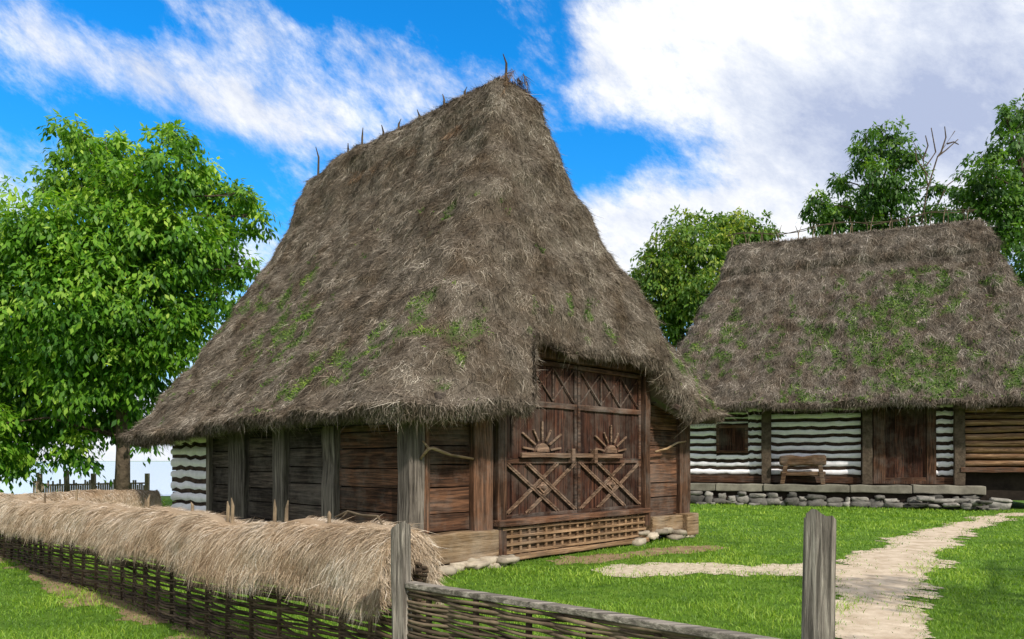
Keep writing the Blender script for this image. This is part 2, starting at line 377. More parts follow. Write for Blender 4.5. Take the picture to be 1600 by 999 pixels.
rf,GB=roof('roof',M_roof,barn,tabs,9.2,zEB,notchB,(160,14,60,40,100),70,320000,wB,mossB,1.0,1.0,1.2)
def ridgecap(name,mat,parent,y0,y1,xc,zt,half,drop,n,axis,slen=1.0,swid=1.0):
    k=n; s=rng.uniform(y0,y1,k); sgn=rng.choice([-1,1],k); w=rng.random(k)**1.3
    off=sgn*(half*.2+w*half); z=zt-drop*w+rng.normal(0,.02,k)
    P=np.stack([xc+off,s,z],-1) if axis==1 else np.stack([s,xc+off,z],-1)
    dn=np.stack([sgn*half,np.zeros(k),-np.full(k,drop)],-1) if axis==1 else np.stack([np.zeros(k),sgn*half,-np.full(k,drop)],-1)
    D=nrm(nrm(dn)+rng.normal(0,.3,(k,3))); Nn=nrm(np.cross(D,np.array([0,1,0.]) if axis==1 else np.array([1.,0,0]))); 
    L=rng.uniform(.08,.28,k)*slen; c=rng.normal(0,.2,(k,3))*L[:,None]
    return np_mesh(name,[strands(P,D,Nn,L,rng.uniform(.005,.010,k)*swid,c,np.clip(rng.normal(.45,.24,k),0,1),np.zeros(k))],mat,parent)
ridgecap('ridge_hay',M_ridge,rf,1.5,7.9,3.9,9.24,.64,1.15,30000,1)
for px,py0,py1 in ((497,285,254),(543,250,236),(565,240,214),(598,222,210),(622,204,192),(693,165,149),(790,125,96),(725,150,140),(654,188,180)):
    rr=(px-800)/F_; s=(1.23-13.31*rr)/(.723+.691*rr); Y=13.31+.691*s
    m=MB(); h=(py0-py1)/F_*Y+.12; m.tube([(3.9,s,8.9),(3.9+.02,s,9.25+h*.6),(3.9+random.uniform(-.08,.08),s+random.uniform(-.06,.06),9.25+h)],[.032,.024,.009],6); m.build('ridge_stake',M_bark,rf)
# --- walls
def FX(px,y=0.0):
    r=(px-800)/F_; return (r*(10.49+.691*y)+1.46+.723*y)/(.69-.723*r)
def FZ(px,py,y=0.0): return H0-(py-HY)/F_*(10.49+.723*FX(px,y)+.691*y)
def LY(px): r=(px-800)/F_; return (-1.46-10.49*r)/(.723+.691*r)
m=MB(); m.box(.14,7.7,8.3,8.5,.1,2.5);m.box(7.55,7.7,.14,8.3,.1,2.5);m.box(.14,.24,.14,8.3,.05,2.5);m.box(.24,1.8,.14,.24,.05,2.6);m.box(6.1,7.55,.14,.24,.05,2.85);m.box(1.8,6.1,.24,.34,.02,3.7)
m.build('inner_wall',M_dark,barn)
def boards(mb,a0,a1,z0,z1,hgt,axis,face,th=.05):
    z=z0
    while z<z1-.04:
        h=min(hgt*random.uniform(.8,1.25),z1-z)
        if z1-z-h<.1: h=z1-z
        o=random.uniform(-.012,.012)
        if axis==0: mb.box(a0,a1,face+o,face+th,z+.009,z+h-.009,.005)
        else: mb.box(face+o,face+th,a0,a1,z+.009,z+h-.009,.005)
        z+=h
m=MB(); boards(m,FX(674),FX(738),.58,2.55,.33,0,.06); m.build('wall_panel',M_wx,barn,bevel=.006)
m=MB(); boards(m,6.16,7.3,.5,2.8,.33,0,.06); m.build('wall_panel',M_wx,barn,bevel=.006)
m=MB(); m.box(.26,FX(674),.03,.12,.58,2.55,.006); m.build('upright_plank',M_wz,barn,bevel=.01)
def post(x0,x1,y0,y1,z0,z1,mat,name='post'):
    m=MB(); m.box(x0,x1,y0,y1,z0,z1,.012); o=m.build(name,mat,barn,bevel=.015); return o
post(-.03,.25,-.03,.25,.3,2.5,M_wzg,'corner_post'); post(FX(738),FX(768),-.04,.14,.5,2.75,M_wz)
post(7.3,7.72,-.03,.25,.35,2.85,M_wz,'corner_post')
yv=[LY(p) for p in (612,527,507,447,430,385,360,325,262)]
pans=[(yv[0],yv[1]),(yv[2],yv[3]),(yv[4],yv[5]),(yv[6],yv[7])]
for k,(a,b2) in enumerate(pans):
    m=MB(); boards(m,a if k else .25,b2,.58,2.2,.30,1,.05); m.build('wall_panel',M_wy if k else M_wyr,barn,bevel=.006)
for a,b2 in ((yv[1],yv[2]),(yv[3],yv[4]),(yv[5],yv[6])):
    post(-.05,.1,a,b2,.5,2.35,M_wzg)
post(-.03,.12,yv[7]-.12,yv[7],.5,2.35,M_wzg)
for bxs in ((-.09,.2,.2,8.6,2.2,2.42),(.2,1.7,-.12,.14,2.55,2.73),(6.2,7.9,-.12,.14,2.8,3.0)):
    m=MB(); m.box(*bxs,.01); m.build('wall_plate',M_wy,barn,bevel=.015)
def bands(a0,a1,z0,z1,n,axis,face,mat,name,parent,gap=.045,bulge=.03,wv=.42):
    mb=MB(); hgt=(z1-z0)/n; K=max(6,int(abs(a1-a0)/.22))
    ph=[[random.uniform(-1,1) for _ in range(K+1)] for _ in range(n+1)]
    for b in range(n):
        vs=[];fs=[]
        for k in range(K+1):
            a=a0+(a1-a0)*k/K
            lo=z0+b*hgt+gap/2+ph[b][k]*gap*wv; hi=z0+(b+1)*hgt-gap/2+ph[b+1][k]*gap*wv
            for q in range(5):
                t=q/4; d=face-bulge*math.sin(math.pi*(.12+.76*t)) + (.03 if q in (0,4) else 0)
                z=lo+(hi-lo)*t; vs.append((a,d,z) if axis==0 else (d,a,z))
        for k in range(K):
            for q in range(4): fs.append((k*5+q,(k+1)*5+q,(k+1)*5+q+1,k*5+q+1))
        mb.add(vs,fs)
    return mb.build(name,mat,parent,smooth=True)
m=MB(); boards(m,yv[7],8.5,.5,2.22,.24,1,.05,.09); m.build('log_wall',M_gap,barn)
bands(yv[7]+.02,8.48,.5,2.22,7,1,.04,M_white,'limewash_band',barn,.075)
m=MB(); m.box(.0,FX(772),-.12,.16,.12,.57,.015,.2); m.build('sill_beam',M_lx,barn,bevel=.025)
m=MB(); m.box(6.15,7.28,-.1,.16,.2,.5,.012,.4); m.build('sill_beam',M_lx,barn,bevel=.02)
m=MB(); m.box(7.28,7.75,-.22,.3,.05,.52,.01,.3); m.build('sill_beam_end',M_lx,barn,bevel=.025)
m=MB(); m.box(-.1,.14,.16,8.6,.22,.56,.012); m.build('sill_beam',M_wy,barn,bevel=.02)
m=MB()
for k in range(17): m.rock((.1+k*.11+random.uniform(-.1,.1),random.uniform(-.35,.0),random.choice((.03,.07,.1))),random.uniform(.12,.22),.15,random.uniform(.05,.08))
m.build('foundation_stones',M_stone,barn,smooth=True)
m=MB()
for k in range(14): m.rock((5.5+k*.17+random.uniform(-.05,.05),random.uniform(-.15,.05),random.choice((.05,.14,.2))),random.uniform(.11,.2),.15,random.uniform(.05,.08))
m.build('foundation_stones',M_stone,barn,smooth=True)
m=MB()
for k in range(20): m.rock((.05,.3+k*.42,.1),.16,.24,.12)
m.build('foundation_stones',M_stone,barn,smooth=True)
XL,XR=FX(786),FX(1001); XM=FX(902)
for bxs in ((FX(772),XL-.01,-.1,.22,.05,3.5),(XR+.01,XR+.2,-.1,.22,.35,3.5),(FX(772)-.1,XR+.3,-.13,.2,3.38,3.58)):
    m=MB(); m.box(*bxs,.01,.2); m.build('door_frame',M_wz,barn,bevel=.014)
ZT=3.36
def leaf(x0,x1):
    m=MB(); x=x0
    while x<x1-.05:
        w=min(random.uniform(.18,.3),x1-x)
        if x1-x-w<.08:w=x1-x
        o=random.uniform(-.008,.008); m.box(x+.006,x+w-.006,.03+o,.08,.7,ZT,.004); x+=w
    d=m.build('door',M_door,barn,bevel=.004)
    for z0,z1 in ((1.60,1.69),(2.56,2.66),(ZT-.08,ZT),(.71,.77)):
        m=MB(); m.box(x0,x1,-.012,.028,z0,z1,.003); m.build('door_rail',M_drail,d,bevel=.006)
    for q0,q1 in ((x0,x0+.07),(x1-.07,x1)):
        m=MB(); m.box(q0,q1,-.008,.028,.78,ZT-.09,.003); m.build('door_stile',M_drail,d,bevel=.006)
    m=MB(); a,b2=x0+.07,x1-.07; W_=b2-a; lo,hi=.78,1.60
    for k,(p,q,za,zb) in enumerate(((0,.72,lo,hi),(.28,1,lo,hi),(0,.72,hi,lo),(.28,1,hi,lo))):
        yy=-.004-.014*(k//2)
        for e in (-.034,.034): m.beam((a+W_*p+e*(1 if p==0 else 1),yy,za),(a+W_*q+e,yy,zb),.030,.022,(0,1,0),.002,.35+.35*random.random())
    m.build('crossed_strips',M_lz,d,bevel=.003)
    cx=(x0+x1)/2; zc=1.19; m=MB()
    for s,dy in ((.13,0),(.07,-.018)):
        m.add([(cx-s,-.04+dy,zc),(cx,-.04+dy,zc-s*.75),(cx+s,-.04+dy,zc),(cx,-.04+dy,zc+s*.75),(cx-s,.03,zc),(cx,.03,zc-s*.75),(cx+s,.03,zc),(cx,.03,zc+s*.75)],[(0,1,2,3),(0,4,5,1),(1,5,6,2),(2,6,7,3),(3,7,4,0)],.9-.8*(s<.1))
    m.build('diamond_ornament',M_lz,d)
    m=MB(); zc=1.80; n=14; R=.16
    vs=[(cx,-.05,zc)]+[(cx+R*math.cos(math.pi*k/n),-.035,zc+R*.9*math.sin(math.pi*k/n)) for k in range(n+1)]+[(cx+R*math.cos(math.pi*k/n),.03,zc+R*.9*math.sin(math.pi*k/n)) for k in range(n+1)]
    m.add(vs,[(0,k+2,k+1) for k in range(n)]+[(k+1,k+2,k+2+n+1,k+1+n+1) for k in range(n)],.95)
    for k in range(7):
        an=math.radians(10+160*k/6); L=.40+.1*(k%2); m.beam((cx+math.cos(an)*.22,-.005,zc+math.sin(an)*.2),(cx+math.cos(an)*L*1.25,-.005,zc+math.sin(an)*L*1.05),.034,.03,(0,1,0),0,.75)
    m.build('sun_ornament',M_lz,d,bevel=.004)
    m=MB(); nx=3; ww=(x1-x0-.16)/nx
    for k in range(nx):
        p=x0+.08+ww*k; m.beam((p,.012,2.68),(p+ww,.012,ZT-.1),.026,.02,(0,1,0),0,.5); m.beam((p,.0,ZT-.1),(p+ww,.0,2.68),.026,.02,(0,1,0),0,.5)
        if k: m.box(p-.014,p+.014,-.012,.028,2.68,ZT-.1,0,.4)
    m.build('upper_crosses',M_drail,d,bevel=.003)
    return d
d1=leaf(XL,XM-.012); d2=leaf(XM+.012,XR)
m=MB(); m.box(XL+.35,XR-.75,-.1,-.045,1.70,1.78,.008,.6); m.build('latch_bar',M_lz,barn,bevel=.008)
for q in (XM-.3,XM+.35):
    m=MB(); m.box(q,q+.09,-.13,-.015,1.6,1.86,0,.4); m.build('latch_keeper',M_lz,barn,bevel=.008)
m=MB(); m.box(FX(773)-.05,XR+.12,-.16,.02,.60,.71,.01,.7); m.build('threshold_beam',M_wx,barn,bevel=.014)
m=MB(); m.box(FX(773),XR+.1,-.14,.0,.04,.12,.008,.6); m.build('bottom_beam',M_lt,barn,bevel=.012)
m=MB(); m.box(XL-.1,XR+.05,-.03,.0,.12,.60,0,.0); nv=19
for k in range(nv+1):
    x=XL-.08+(XR-XL+.1)*k/nv; m.box(x-.026,x+.026,-.075,-.031,.125,.595,0,.3+.4*random.random())
for k in range(4):
    z=.145+k*.128; m.box(XL-.1,XR+.05,-.095,-.05,z,z+.042,0,.3+.5*random.random())
m.build('lattice_panel',M_lt,barn,bevel=.003)
m=MB(); a=(FX(655),FZ(655,700)); 
m.tube([(a[0]-.02,-.05,a[1]-.16),(a[0]+.03,-.16,a[1]-.02),(a[0]+.1,-.17,a[1]-.0),(FX(695),-.12,FZ(695,711)),(FX(735),-.06,FZ(735,717))],[.018,.024,.026,.022,.018],7,.9)
m.tube([(a[0]+.05,-.16,a[1]-.01),(a[0]-.02,-.1,a[1]+.1)],[.02,.012],6,.9); m.build('branch_handle',M_lx,barn,smooth=True)
m=MB(); m.tube([(6.22,-.1,1.83),(6.6,-.14,1.9),(7.0,-.14,2.03),(7.4,-.1,2.06)],[.02,.024,.022,.018],7,.8); m.build('branch_handle',M_lx,barn,smooth=True)
m=MB(); m.beam((6.25,-.12,3.35),(6.95,-.3,2.5),.1,.09,(0,1,0),.006); m.build('eave_brace',M_wx,barn,bevel=.01)
m=MB(); m.beam((6.3,-.05,3.05),(6.3,-.62,2.68),.09,.09,(1,0,0),.004); m.build('eave_brace',M_wx,barn,bevel=.01)
for x,y0 in ((-.0,-.6),(7.5,-.6),(.9,-.55)):
    m=MB(); m.box(x,x+.16,y0,.1,2.45+.03*x,2.59+.03*x,.006); m.build('rafter_end',M_lx if x>5 else M_wy,barn,bevel=.01)
# ---------------------------------------------------------------- house behind
hs=empty('thatched_house',(7.3,28,0),math.atan2(-.374,.927))
tag(hs,'low white striped log house with mossy thatched roof, standing behind the barn','house')
def HA(px,n): r=(px-800)/F_; return (r*(28+.927*n)-7.3-.374*n)/(.927+.374*r)
def HZ(px,py,n): return H0-(py-HY)/F_*(28+.927*n-.374*HA(px,n))
tb2=[0,.25,.5,.75,.80,.83,.93,.98,1]
tabs2=(tb2,[-2.4,-1.55,-.65,.2,.36,.30,.55,.8,1.1],[12.3,11.6,10.9,10.2,10.05,10.1,9.9,9.7,9.5],
 [-.55,.55,1.45,2.3,2.5,2.42,2.78,3.0,3.38],[7.3,6.2,5.3,4.4,4.2,4.3,4.0,3.7,3.42])
def zE2(x,y): return 3.62+.05*np.sin(1.3*x+y)+.03*np.sin(4.1*x)
def mossH(p):
    x,y,z=p
    if z<3.7 or z>8.8: return 0.
    hi=noise.noise(Vector((x*2.4,y*2.4,z*2.2)))+.7*noise.noise(Vector((x*6,y*6,z*5.5)))
    lo=noise.noise(Vector((x*.35+9,y*.5,z*.4)))
    b_=-.02+.14*min(max((x-3)/4,0),1)-.09*abs(z-5.5)
    if x<0: b_-=.15
    return float(np.clip((lo*.7+hi*.85+b_)*4,0,1))
def wH(a): y=a[...,1]; return np.where(y>3.5,.15,1.0)
rf2,GH=roof('roof',M_roof2,hs,tabs2,10.65,zE2,lambda x,y:x*0,(120,8,30,30,30),44,120000,wH,mossH,1.6,1.8,.8,31)
ridgecap('ridge_hay',M_gr,rf2,1.0,9.7,3.4,10.68,.66,1.2,15000,0,1.6,1.8)
for off,zz_ in ((-.25,10.98),(.2,11.08)):
    m=MB(); pts=[(x,3.4+off+.05*math.sin(x*3),zz_+.09*math.sin(x*1.7+off)+random.uniform(-.06,.06)) for x in np.arange(.5,10.0,.5)]; m.tube(pts,.016,5); m.build('ridge_rail',M_twig2,rf2)
for k in range(14):
    for s_ in (0,1):
        x=.6+k*.66+random.uniform(-.12,.12); m=MB()
        m.tube([(x,3.15,10.2),(x+.05,3.4,10.9),(x+.15,3.62,11.15+random.uniform(0,.25))] if s_ else [(x+.1,3.65,10.2),(x+.05,3.4,10.9),(x-.05,3.2,11.1+random.uniform(0,.2))],[.024,.018,.008],5); m.build('ridge_stake',M_twig2,rf2)
WN=.75
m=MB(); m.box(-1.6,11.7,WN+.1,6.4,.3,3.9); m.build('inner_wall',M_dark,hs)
BW=dict(gap=.115,bulge=.02,wv=.22)
def wallseg(px0,px1): 
    a,b2=HA(px0,WN),HA(px1,WN)
    bands(a,b2,1.08,3.75,9,0,WN+.05,M_white,'limewash_band',hs,**BW)
a0=-1.6
wa,wb=HA(1120,WN),HA(1168,WN); zb_,zt_=HZ(1140,708,WN),HZ(1140,665,WN)
bands(a0,wa-.02,1.08,3.75,9,0,WN+.05,M_white,'limewash_band',hs,**BW); bands(wb+.02,HA(1190,WN),1.08,3.75,9,0,WN+.05,M_white,'limewash_band',hs,**BW)
bands(wa-.02,wb+.02,1.08,zb_-.02,3,0,WN+.05,M_white,'limewash_band',hs,**BW); bands(wa-.02,wb+.02,zt_+.02,3.75,4,0,WN+.05,M_white,'limewash_band',hs,**BW)
wallseg(1205,1345); wallseg(1462,1492)
m=MB(); z=1.05
while z<3.8:
    m.box(-1.55,HA(1497,WN),WN+.065,WN+.13,z,z+.28,.005,.3); z+=.297
m.build('log_wall',M_gap,hs)
m=MB(); m.box(-1.7,HA(1500,WN),WN-.1,WN+.1,.82,1.06,.01,.2); m.build('sill_beam',M_wx,hs,bevel=.02)
m=MB(); m.box(wa-.02,wa+.1,WN-.06,WN+.1,zb_,zt_);m.box(wb-.1,wb+.02,WN-.06,WN+.1,zb_,zt_);m.box(wa+.1,wb-.1,WN-.06,WN+.1,zt_-.1,zt_);m.box(wa+.1,wb-.1,WN-.06,WN+.1,zb_,zb_+.1)
wf=m.build('window',M_wx,hs,bevel=.008)
cxw=(wa+wb)/2
for q0,q1,tt in ((wa+.1,cxw-.01,.3),(cxw+.01,wb-.1,.5)):
    m=MB(); m.box(q0,q1,WN-.02,WN+.03,zb_+.1,zt_-.1,0,tt); m.build('shutter',M_door,wf)
for px in (1190,1347,1490):
    a=HA(px,.55); m=MB(); m.box(a,a+.33,.42,.66,.8,3.85,.01,.2); m.build('porch_post',M_bark,hs,bevel=.02)
da,db=HA(1383,WN),HA(1447,WN); zd0,zd1=.95,HZ(1415,648,WN)
m=MB(); x=da
while x<db-.02:
    w=min(.3,db-x); m.box(x+.004,x+w-.004,WN-.03,WN+.05,zd0,zd1+.2,.003); x+=w
dr=m.build('door',M_door,hs); m=MB(); m.tube([(db-.15,WN-.06,1.9),(db-.15,WN-.1,1.98),(db-.15,WN-.06,2.06)],.015,6); m.build('door_handle',M_dark,dr)
for bxs in ((HA(1364,WN),da-.005,WN-.12,WN+.1,.82,3.8),(db+.005,HA(1462,WN),WN-.12,WN+.1,.82,3.8),(da,db,WN-.12,WN+.1,.82,.94)):
    m=MB(); m.box(*bxs,.006,.2); m.build('door_frame',M_wz,hs,bevel=.015)
m=MB(); a1=HA(1500,.5); z=1.45
while z<3.5:
    m.tube([(x,.55+.02*math.sin(x*2+z*9),z+.1+.015*math.sin(x*1.3+z*5)) for x in np.arange(a1,12.2,.4)],.102,8); z+=.23
m.build('log_parapet',wood('tan_log_wood',(.15,.08,.04),(.40,.25,.14),0,gf=.35),hs,smooth=True)
m=MB(); m.box(a1,12.2,.4,.66,1.25,1.42,.01); m.build('floor_beam',M_wx,hs,bevel=.02)
m=MB(); x=-1.9
aend=HA(1530,0)
while x<aend:
    w=min(random.uniform(1.2,3.2),aend-x+.2); m.box(x+.01,x+w-.01,-.05+random.uniform(0,.05),WN-.1,.52+random.uniform(-.04,.03),.80+random.uniform(-.05,.01),.02); x+=w
m.build('porch_slab',M_slab,hs,bevel=.03)
m=MB(); x=-1.9
while x<aend+.3:
    w=random.uniform(.12,.42); h=random.uniform(.08,.20); m.rock((x+w,random.uniform(.0,.14),h*.85),w*1.1,.22,h)
    m.rock((x+w+random.uniform(-.1,.1),random.uniform(.06,.16),h*1.8+.06),w*random.uniform(.6,1.1),.2,random.uniform(.07,.12))
    if random.random()<.3: m.rock((x+w+random.uniform(-.2,.2),random.uniform(-.3,-.05),.03),w*.6,.16,.06)
    x+=w*1.8
for k in range(9): m.rock((HA(1430+k*13,-.3),-.35+random.uniform(-.3,.1),.10+random.uniform(0,.3)),random.uniform(.18,.45),.3,random.uniform(.06,.12))
m.build('foundation_stones',M_stoneg,hs,smooth=True)
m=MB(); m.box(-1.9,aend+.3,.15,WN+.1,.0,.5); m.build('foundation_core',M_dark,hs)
bx=(HA(1218,.3),HA(1291,.3)); bench=empty('wooden_bench',Vector((7.3+.374*.25+.927*(bx[0]+bx[1])/2,28+.927*.25-.374*(bx[0]+bx[1])/2,.79)),math.atan2(-.374,.927))
tag(bench,'rustic brown bench with a thick log top standing on the porch by the white wall','bench'); hw=(bx[1]-bx[0])/2
M_bn=wood('bench_wood',(.09,.05,.028),(.27,.165,.095),0)
m=MB(); m.box(-hw,hw,-.2,.2,.68,1.04,.035,.3); m.build('log_top',M_bn,bench,bevel=.07)
m=MB(); m.box(-hw+.04,hw-.02,-.17,.17,.32,.46,.01,.5); m.build('shelf',M_bn,bench,bevel=.02)
for sx in (-1,1):
    for sy in (-1,1):
        m=MB(); m.beam((sx*(hw-.1),sy*.17,0.0),(sx*(hw-.22),sy*.12,.74),.15,.14,(0,1,0),.006,.3); m.build('leg',M_bn,bench,bevel=.015)
# ---------------------------------------------------------------- hay-topped fence
def fpath(pts,step):
    P=[Vector((*p,0)) for p in pts]; out=[]
    for i in range(len(P)-1):
        p0=P[max(i-1,0)];p1=P[i];p2=P[i+1];p3=P[min(i+2,len(P)-1)]; n=max(2,int((p2-p1).length/step))
        for k in range(n):
            t=k/n; out.append(.5*((2*p1)+(-p0+p2)*t+(2*p0-5*p1+4*p2-p3)*t*t+(-p0+3*p1-3*p2+p3)*t**3))
    out.append(P[-1]); return out
fe=empty('hay_topped_fence',(0,0,0)); tag(fe,'wattle fence capped with a thick roll of pale hay, left of the barn','fence')
ctl=[(-.36+vv[0]*s+.04*math.sin(s*1.3),4.56+vv[1]*s+.04*math.sin(s*1.3)) for s in (0,1.5,3,4.5,6,7.5,9,10.5,12)]+[(-9.55,13.6),(-9.5,14.6),(-8.9,15.6),(-7.95,16.5)]
fpw=fpath(ctl,.08); NPW=len(fpw)
arcw=[0]
for a,b2 in zip(fpw[:-1],fpw[1:]): arcw.append(arcw[-1]+(b2-a).length)
i0_=next(i for i,s in enumerate(arcw) if s>.42)
fp=fpw[i0_:]; arc=arcw[i0_:]; NP=len(fp)
def ftop(s): return 1.205-.013*s+.025*math.sin(s*1.9)+.015*math.sin(s*4.3) if s<12 else 1.03+.02*math.sin(s*3)
K=22; G=np.zeros((K,NP,3))
for i in range(NP):
    t=(fp[min(i+1,NP-1)]-fp[max(i-1,0)]).normalized(); nr=Vector((-t.y,t.x,0))
    s=arc[i]; top=ftop(s); e_=min(1,(s-.42)/.2); sc=.7+.3*math.sqrt(max(0,e_))
    sz=1+.08*math.sin(s*2.7)+.05*math.sin(s*6.1); near=max(0,1-s/3.5)
    for k in range(K):
        u=-1+2*k/(K-1)
        th=u*math.pi*.5
        w=.26*sz*sc; off=w*math.sin(th)*(1+.03*abs(u)); z=top-.02-(.22+.02*near)*sz*(1-math.cos(th))-(.18+.07*near)*abs(u)**3
        p=fp[i]+nr*off
        dd=.04*fb((p.x,p.y,z),1.8,3)
        G[k,i]=(p.x+nr.x*dd*math.sin(th),p.y+nr.y*dd*math.sin(th),z+dd*math.cos(th))
hp=[grid_part(G,False,.25,np.zeros(K*NP))]
endc=G[:,0].mean(0)+np.array([.04,-.03,-.0]); ve=np.concatenate([G[:,0],endc[None]]); le=np.array([[k,k+1,K] for k in range(K-1)]).ravel(); hp.append((ve,le,np.full(K-1,3),np.full(K+1,.25),np.zeros(K+1)))
def haypart(n,wf):
    P,dw,sd,Nn,i,j=sample_grid(G,n,False,wf)
    front=(i>=(K-1)/2)
    Nout=Nn*np.sign((Nn*(P-np.array([[fp[q].x,fp[q].y,.75] for q in j]))).sum(1))[:,None]
    along=np.where(front[:,None],-dw,dw)
    D=nrm(along+sd*(rng.normal(0,.28,(n,1))+.15)+Nout*(.04+.11*np.abs(rng.normal(0,1,(n,1))))+rng.normal(0,.11,(n,3)))
    L=rng.uniform(.05,.19,n); c=rng.normal(0,.1,(n,3))*L[:,None]; c[:,2]-=.12*L
    dist=P[:,1]; Wd=rng.uniform(.0024,.0045,n)*np.maximum(1,dist/7)
    tn=np.clip(rng.normal(.54,.21,n)+.33*np.array([fb(p,4.0,3) for p in P]),0,1)
    return strands(P-Nout*.02,D,Nout,L,Wd,c,tn,np.zeros(n))
hp.append(haypart(165000,lambda a:np.where(a[...,1]<9,1.0,.5)))
n=11000; j=rng.integers(0,NP-1,n); P=G[K-1,j]+rng.normal(0,.02,(n,3)); D=nrm(np.array([-.1,-.1,-1.])+rng.normal(0,.28,(n,3))); L=rng.uniform(.04,.17,n)
hp.append(strands(P+np.array([0,0,.05]),D,np.tile([-.69,-.72,.05],(n,1)),L,rng.uniform(.003,.005,n),rng.normal(0,.1,(n,3))*L[:,None],np.clip(rng.normal(.4,.2,n),0,1),np.zeros(n)))
n=5000; k=rng.integers(0,K,n); f=rng.random((n,1))**.6; P=G[k,0]*f+endc*(1-f); D=nrm(np.array([.25,-.2,-.95])+rng.normal(0,.3,(n,3))); L=rng.uniform(.05,.14,n)
hp.append(strands(P,D,np.tile([.7,-.7,.05],(n,1)),L,rng.uniform(.003,.005,n),rng.normal(0,.12,(n,3))*L[:,None],np.clip(rng.normal(.45,.2,n),0,1),np.zeros(n)))
np_mesh('hay_cap',hp,M_hay,fe)
m=MB(); z=.03; row=0
while z<1.0:
    i0=5
    while True:
        i1=min(NPW-1,i0+random.randint(20,46)); pts=[];ph=random.uniform(-.3,.3)
        for i in range(i0,i1+1,2):
            t=(fpw[min(i+1,NPW-1)]-fpw[max(i-1,0)]).normalized(); nr=Vector((t.y,-t.x,0)); s=arcw[i]
            a=.033*math.sin(math.pi*s/.42+row*math.pi+ph)
            pts.append(fpw[i]+nr*a+Vector((0,0,z-.008*s+.010*math.sin(s*3+row)+random.uniform(-.006,.006))))
        if len(pts)>2: r0=random.uniform(.010,.016); m.tube(pts,[r0*(1-.4*q/len(pts)) for q in range(len(pts))],5)
        if i1>=NPW-1: break
        i0=i1-5
    z+=.0195; row+=1
m.build('wattle',M_twig,fe,smooth=True)
s=0.45;i=0
while s<arcw[-1]:
    while arcw[i]<s: i+=1
    m=MB(); m.tube([fpw[i]+Vector((0,0,-.05)),fpw[i]+Vector((random.uniform(-.02,.02),0,1.0))],[.022,.017],6); m.build('stake',M_twig,fe,smooth=True); s+=.42
def nearest(px):
    return min(range(int(NP*.95)),key=lambda i:abs((fp[i].x/fp[i].y)*F_+800-px) if fp[i].y<13.3 else 1e9)
for px,h in ((232,.12),(360,.15),(352,.11),(428,.16),(446,.14),(225,.09),(120,.12),(70,.1),(300,.06),(515,.05)):
    i=nearest(px); q=fp[i]; tz=ftop(arc[i])+.02; m=MB(); m.tube([(q.x,q.y,tz-.2),(q.x+.01,q.y,tz+h*.5),(q.x+random.uniform(-.03,.03),q.y,tz+h)],[.017,.015,.004],6,.9); m.build('peg',M_twig2,fe)
i=nearest(545);q=fp[i];j2=nearest(590);w_=fp[j2]; tz=ftop(arc[i])+.03
m=MB(); m.tube([(q.x-.12,q.y+.1,tz+.0),(q.x,q.y,tz+.05),((q.x+w_.x)/2,(q.y+w_.y)/2,tz+.03),(w_.x,w_.y,tz+.035),(w_.x+.06,w_.y-.06,tz-.05)],[.005,.01,.011,.01,.006],6); m.tube([(q.x,q.y,tz+.05),(q.x-.03,q.y-.05,tz+.01)],[.008,.004],5); m.build('tie_branch',M_twig2,fe)
# ---------------------------------------------------------------- low wattle fence with posts
wf_=empty('wattle_fence',(0,0,0)); tag(wf_,'low woven wattle fence with grey top rail between two weathered posts in the foreground','fence')
A=Vector((-.62,4.27,0));B=Vector((1.13,2.80,0)); dr_=(B-A).normalized(); nr=Vector((-dr_.y,dr_.x,0)); Ln=(B-A).length
M_wzg2=wood('silvered_post_wood',(.14,.12,.10),(.42,.37,.31),2,2.2,grey=(.30,.265,.22))
def tpost(px,Y,wpx,topy,seedv):
    x=(px-800)/F_*Y; w=wpx/F_*Y; zt=H0-(topy-HY)/F_*Y; m=MB(); n=16; K2=20; vs=[];fs=[]
    for i in range(n+1):
        z=-.1+(zt+.1)*i/n
        for k in range(K2):
            a=2*math.pi*k/K2; b_=a+.35; sq=1/max(abs(math.cos(b_)),abs(math.sin(b_)))**.85
            r=w/2*.86*sq*(1.0+.05*math.cos(2*a+seedv)+.16*noise.noise(Vector((math.cos(a)*3,math.sin(a)*3,z*1.3+seedv))))*(1.08-.08*i/n)
            vs.append((x+r*math.cos(a)+.008*math.sin(z*3+seedv),Y+r*math.sin(a),z+((.035*math.cos(a+seedv)+random.uniform(-.01,.01)) if i==n else 0)))
    for i in range(n):
        for k in range(K2): fs.append((i*K2+k,i*K2+(k+1)%K2,(i+1)*K2+(k+1)%K2,(i+1)*K2+k))
    vs.append((x,Y,zt+.0)); fs+=[(n*K2+k,n*K2+(k+1)%K2,(n+1)*K2) for k in range(K2)]
    m.add(vs,fs,.6); return m.build('post',M_wzg2,wf_)
p1=tpost(628,4.27,29,824,1.0); p2=tpost(1280,2.85,50,812,2.3)
m=MB(); pa=A+dr_*.04; m.beam((pa.x,pa.y,.935),(B.x,B.y,.935),.07,.032,(0,0,1),.006,.6); m.build('rail',wood('silvered_rail_wood',(.15,.13,.105),(.44,.385,.32),0,1.2,grey=(.31,.275,.23)),wf_,bevel=.005)
m=MB(); z=.05;row=0
while z<.912:
    r0=random.uniform(.009,.014); pts=[]; o1=random.uniform(0,6)
    for k in range(46):
        s=Ln*k/45; a=.028*math.sin(math.pi*s/.36+row*math.pi)+random.uniform(-.003,.003)
        pts.append(A+dr_*s+nr*a+Vector((0,0,z+.006*math.sin(s*4+o1)+.003*math.sin(s*11+row))))
    m.tube(pts,[r0*(1-.3*(q/46 if row%4<2 else 1-q/46)) for q in range(46)],6); z+=.0145; row+=1
m.build('wattle',M_twig2,wf_,smooth=True)
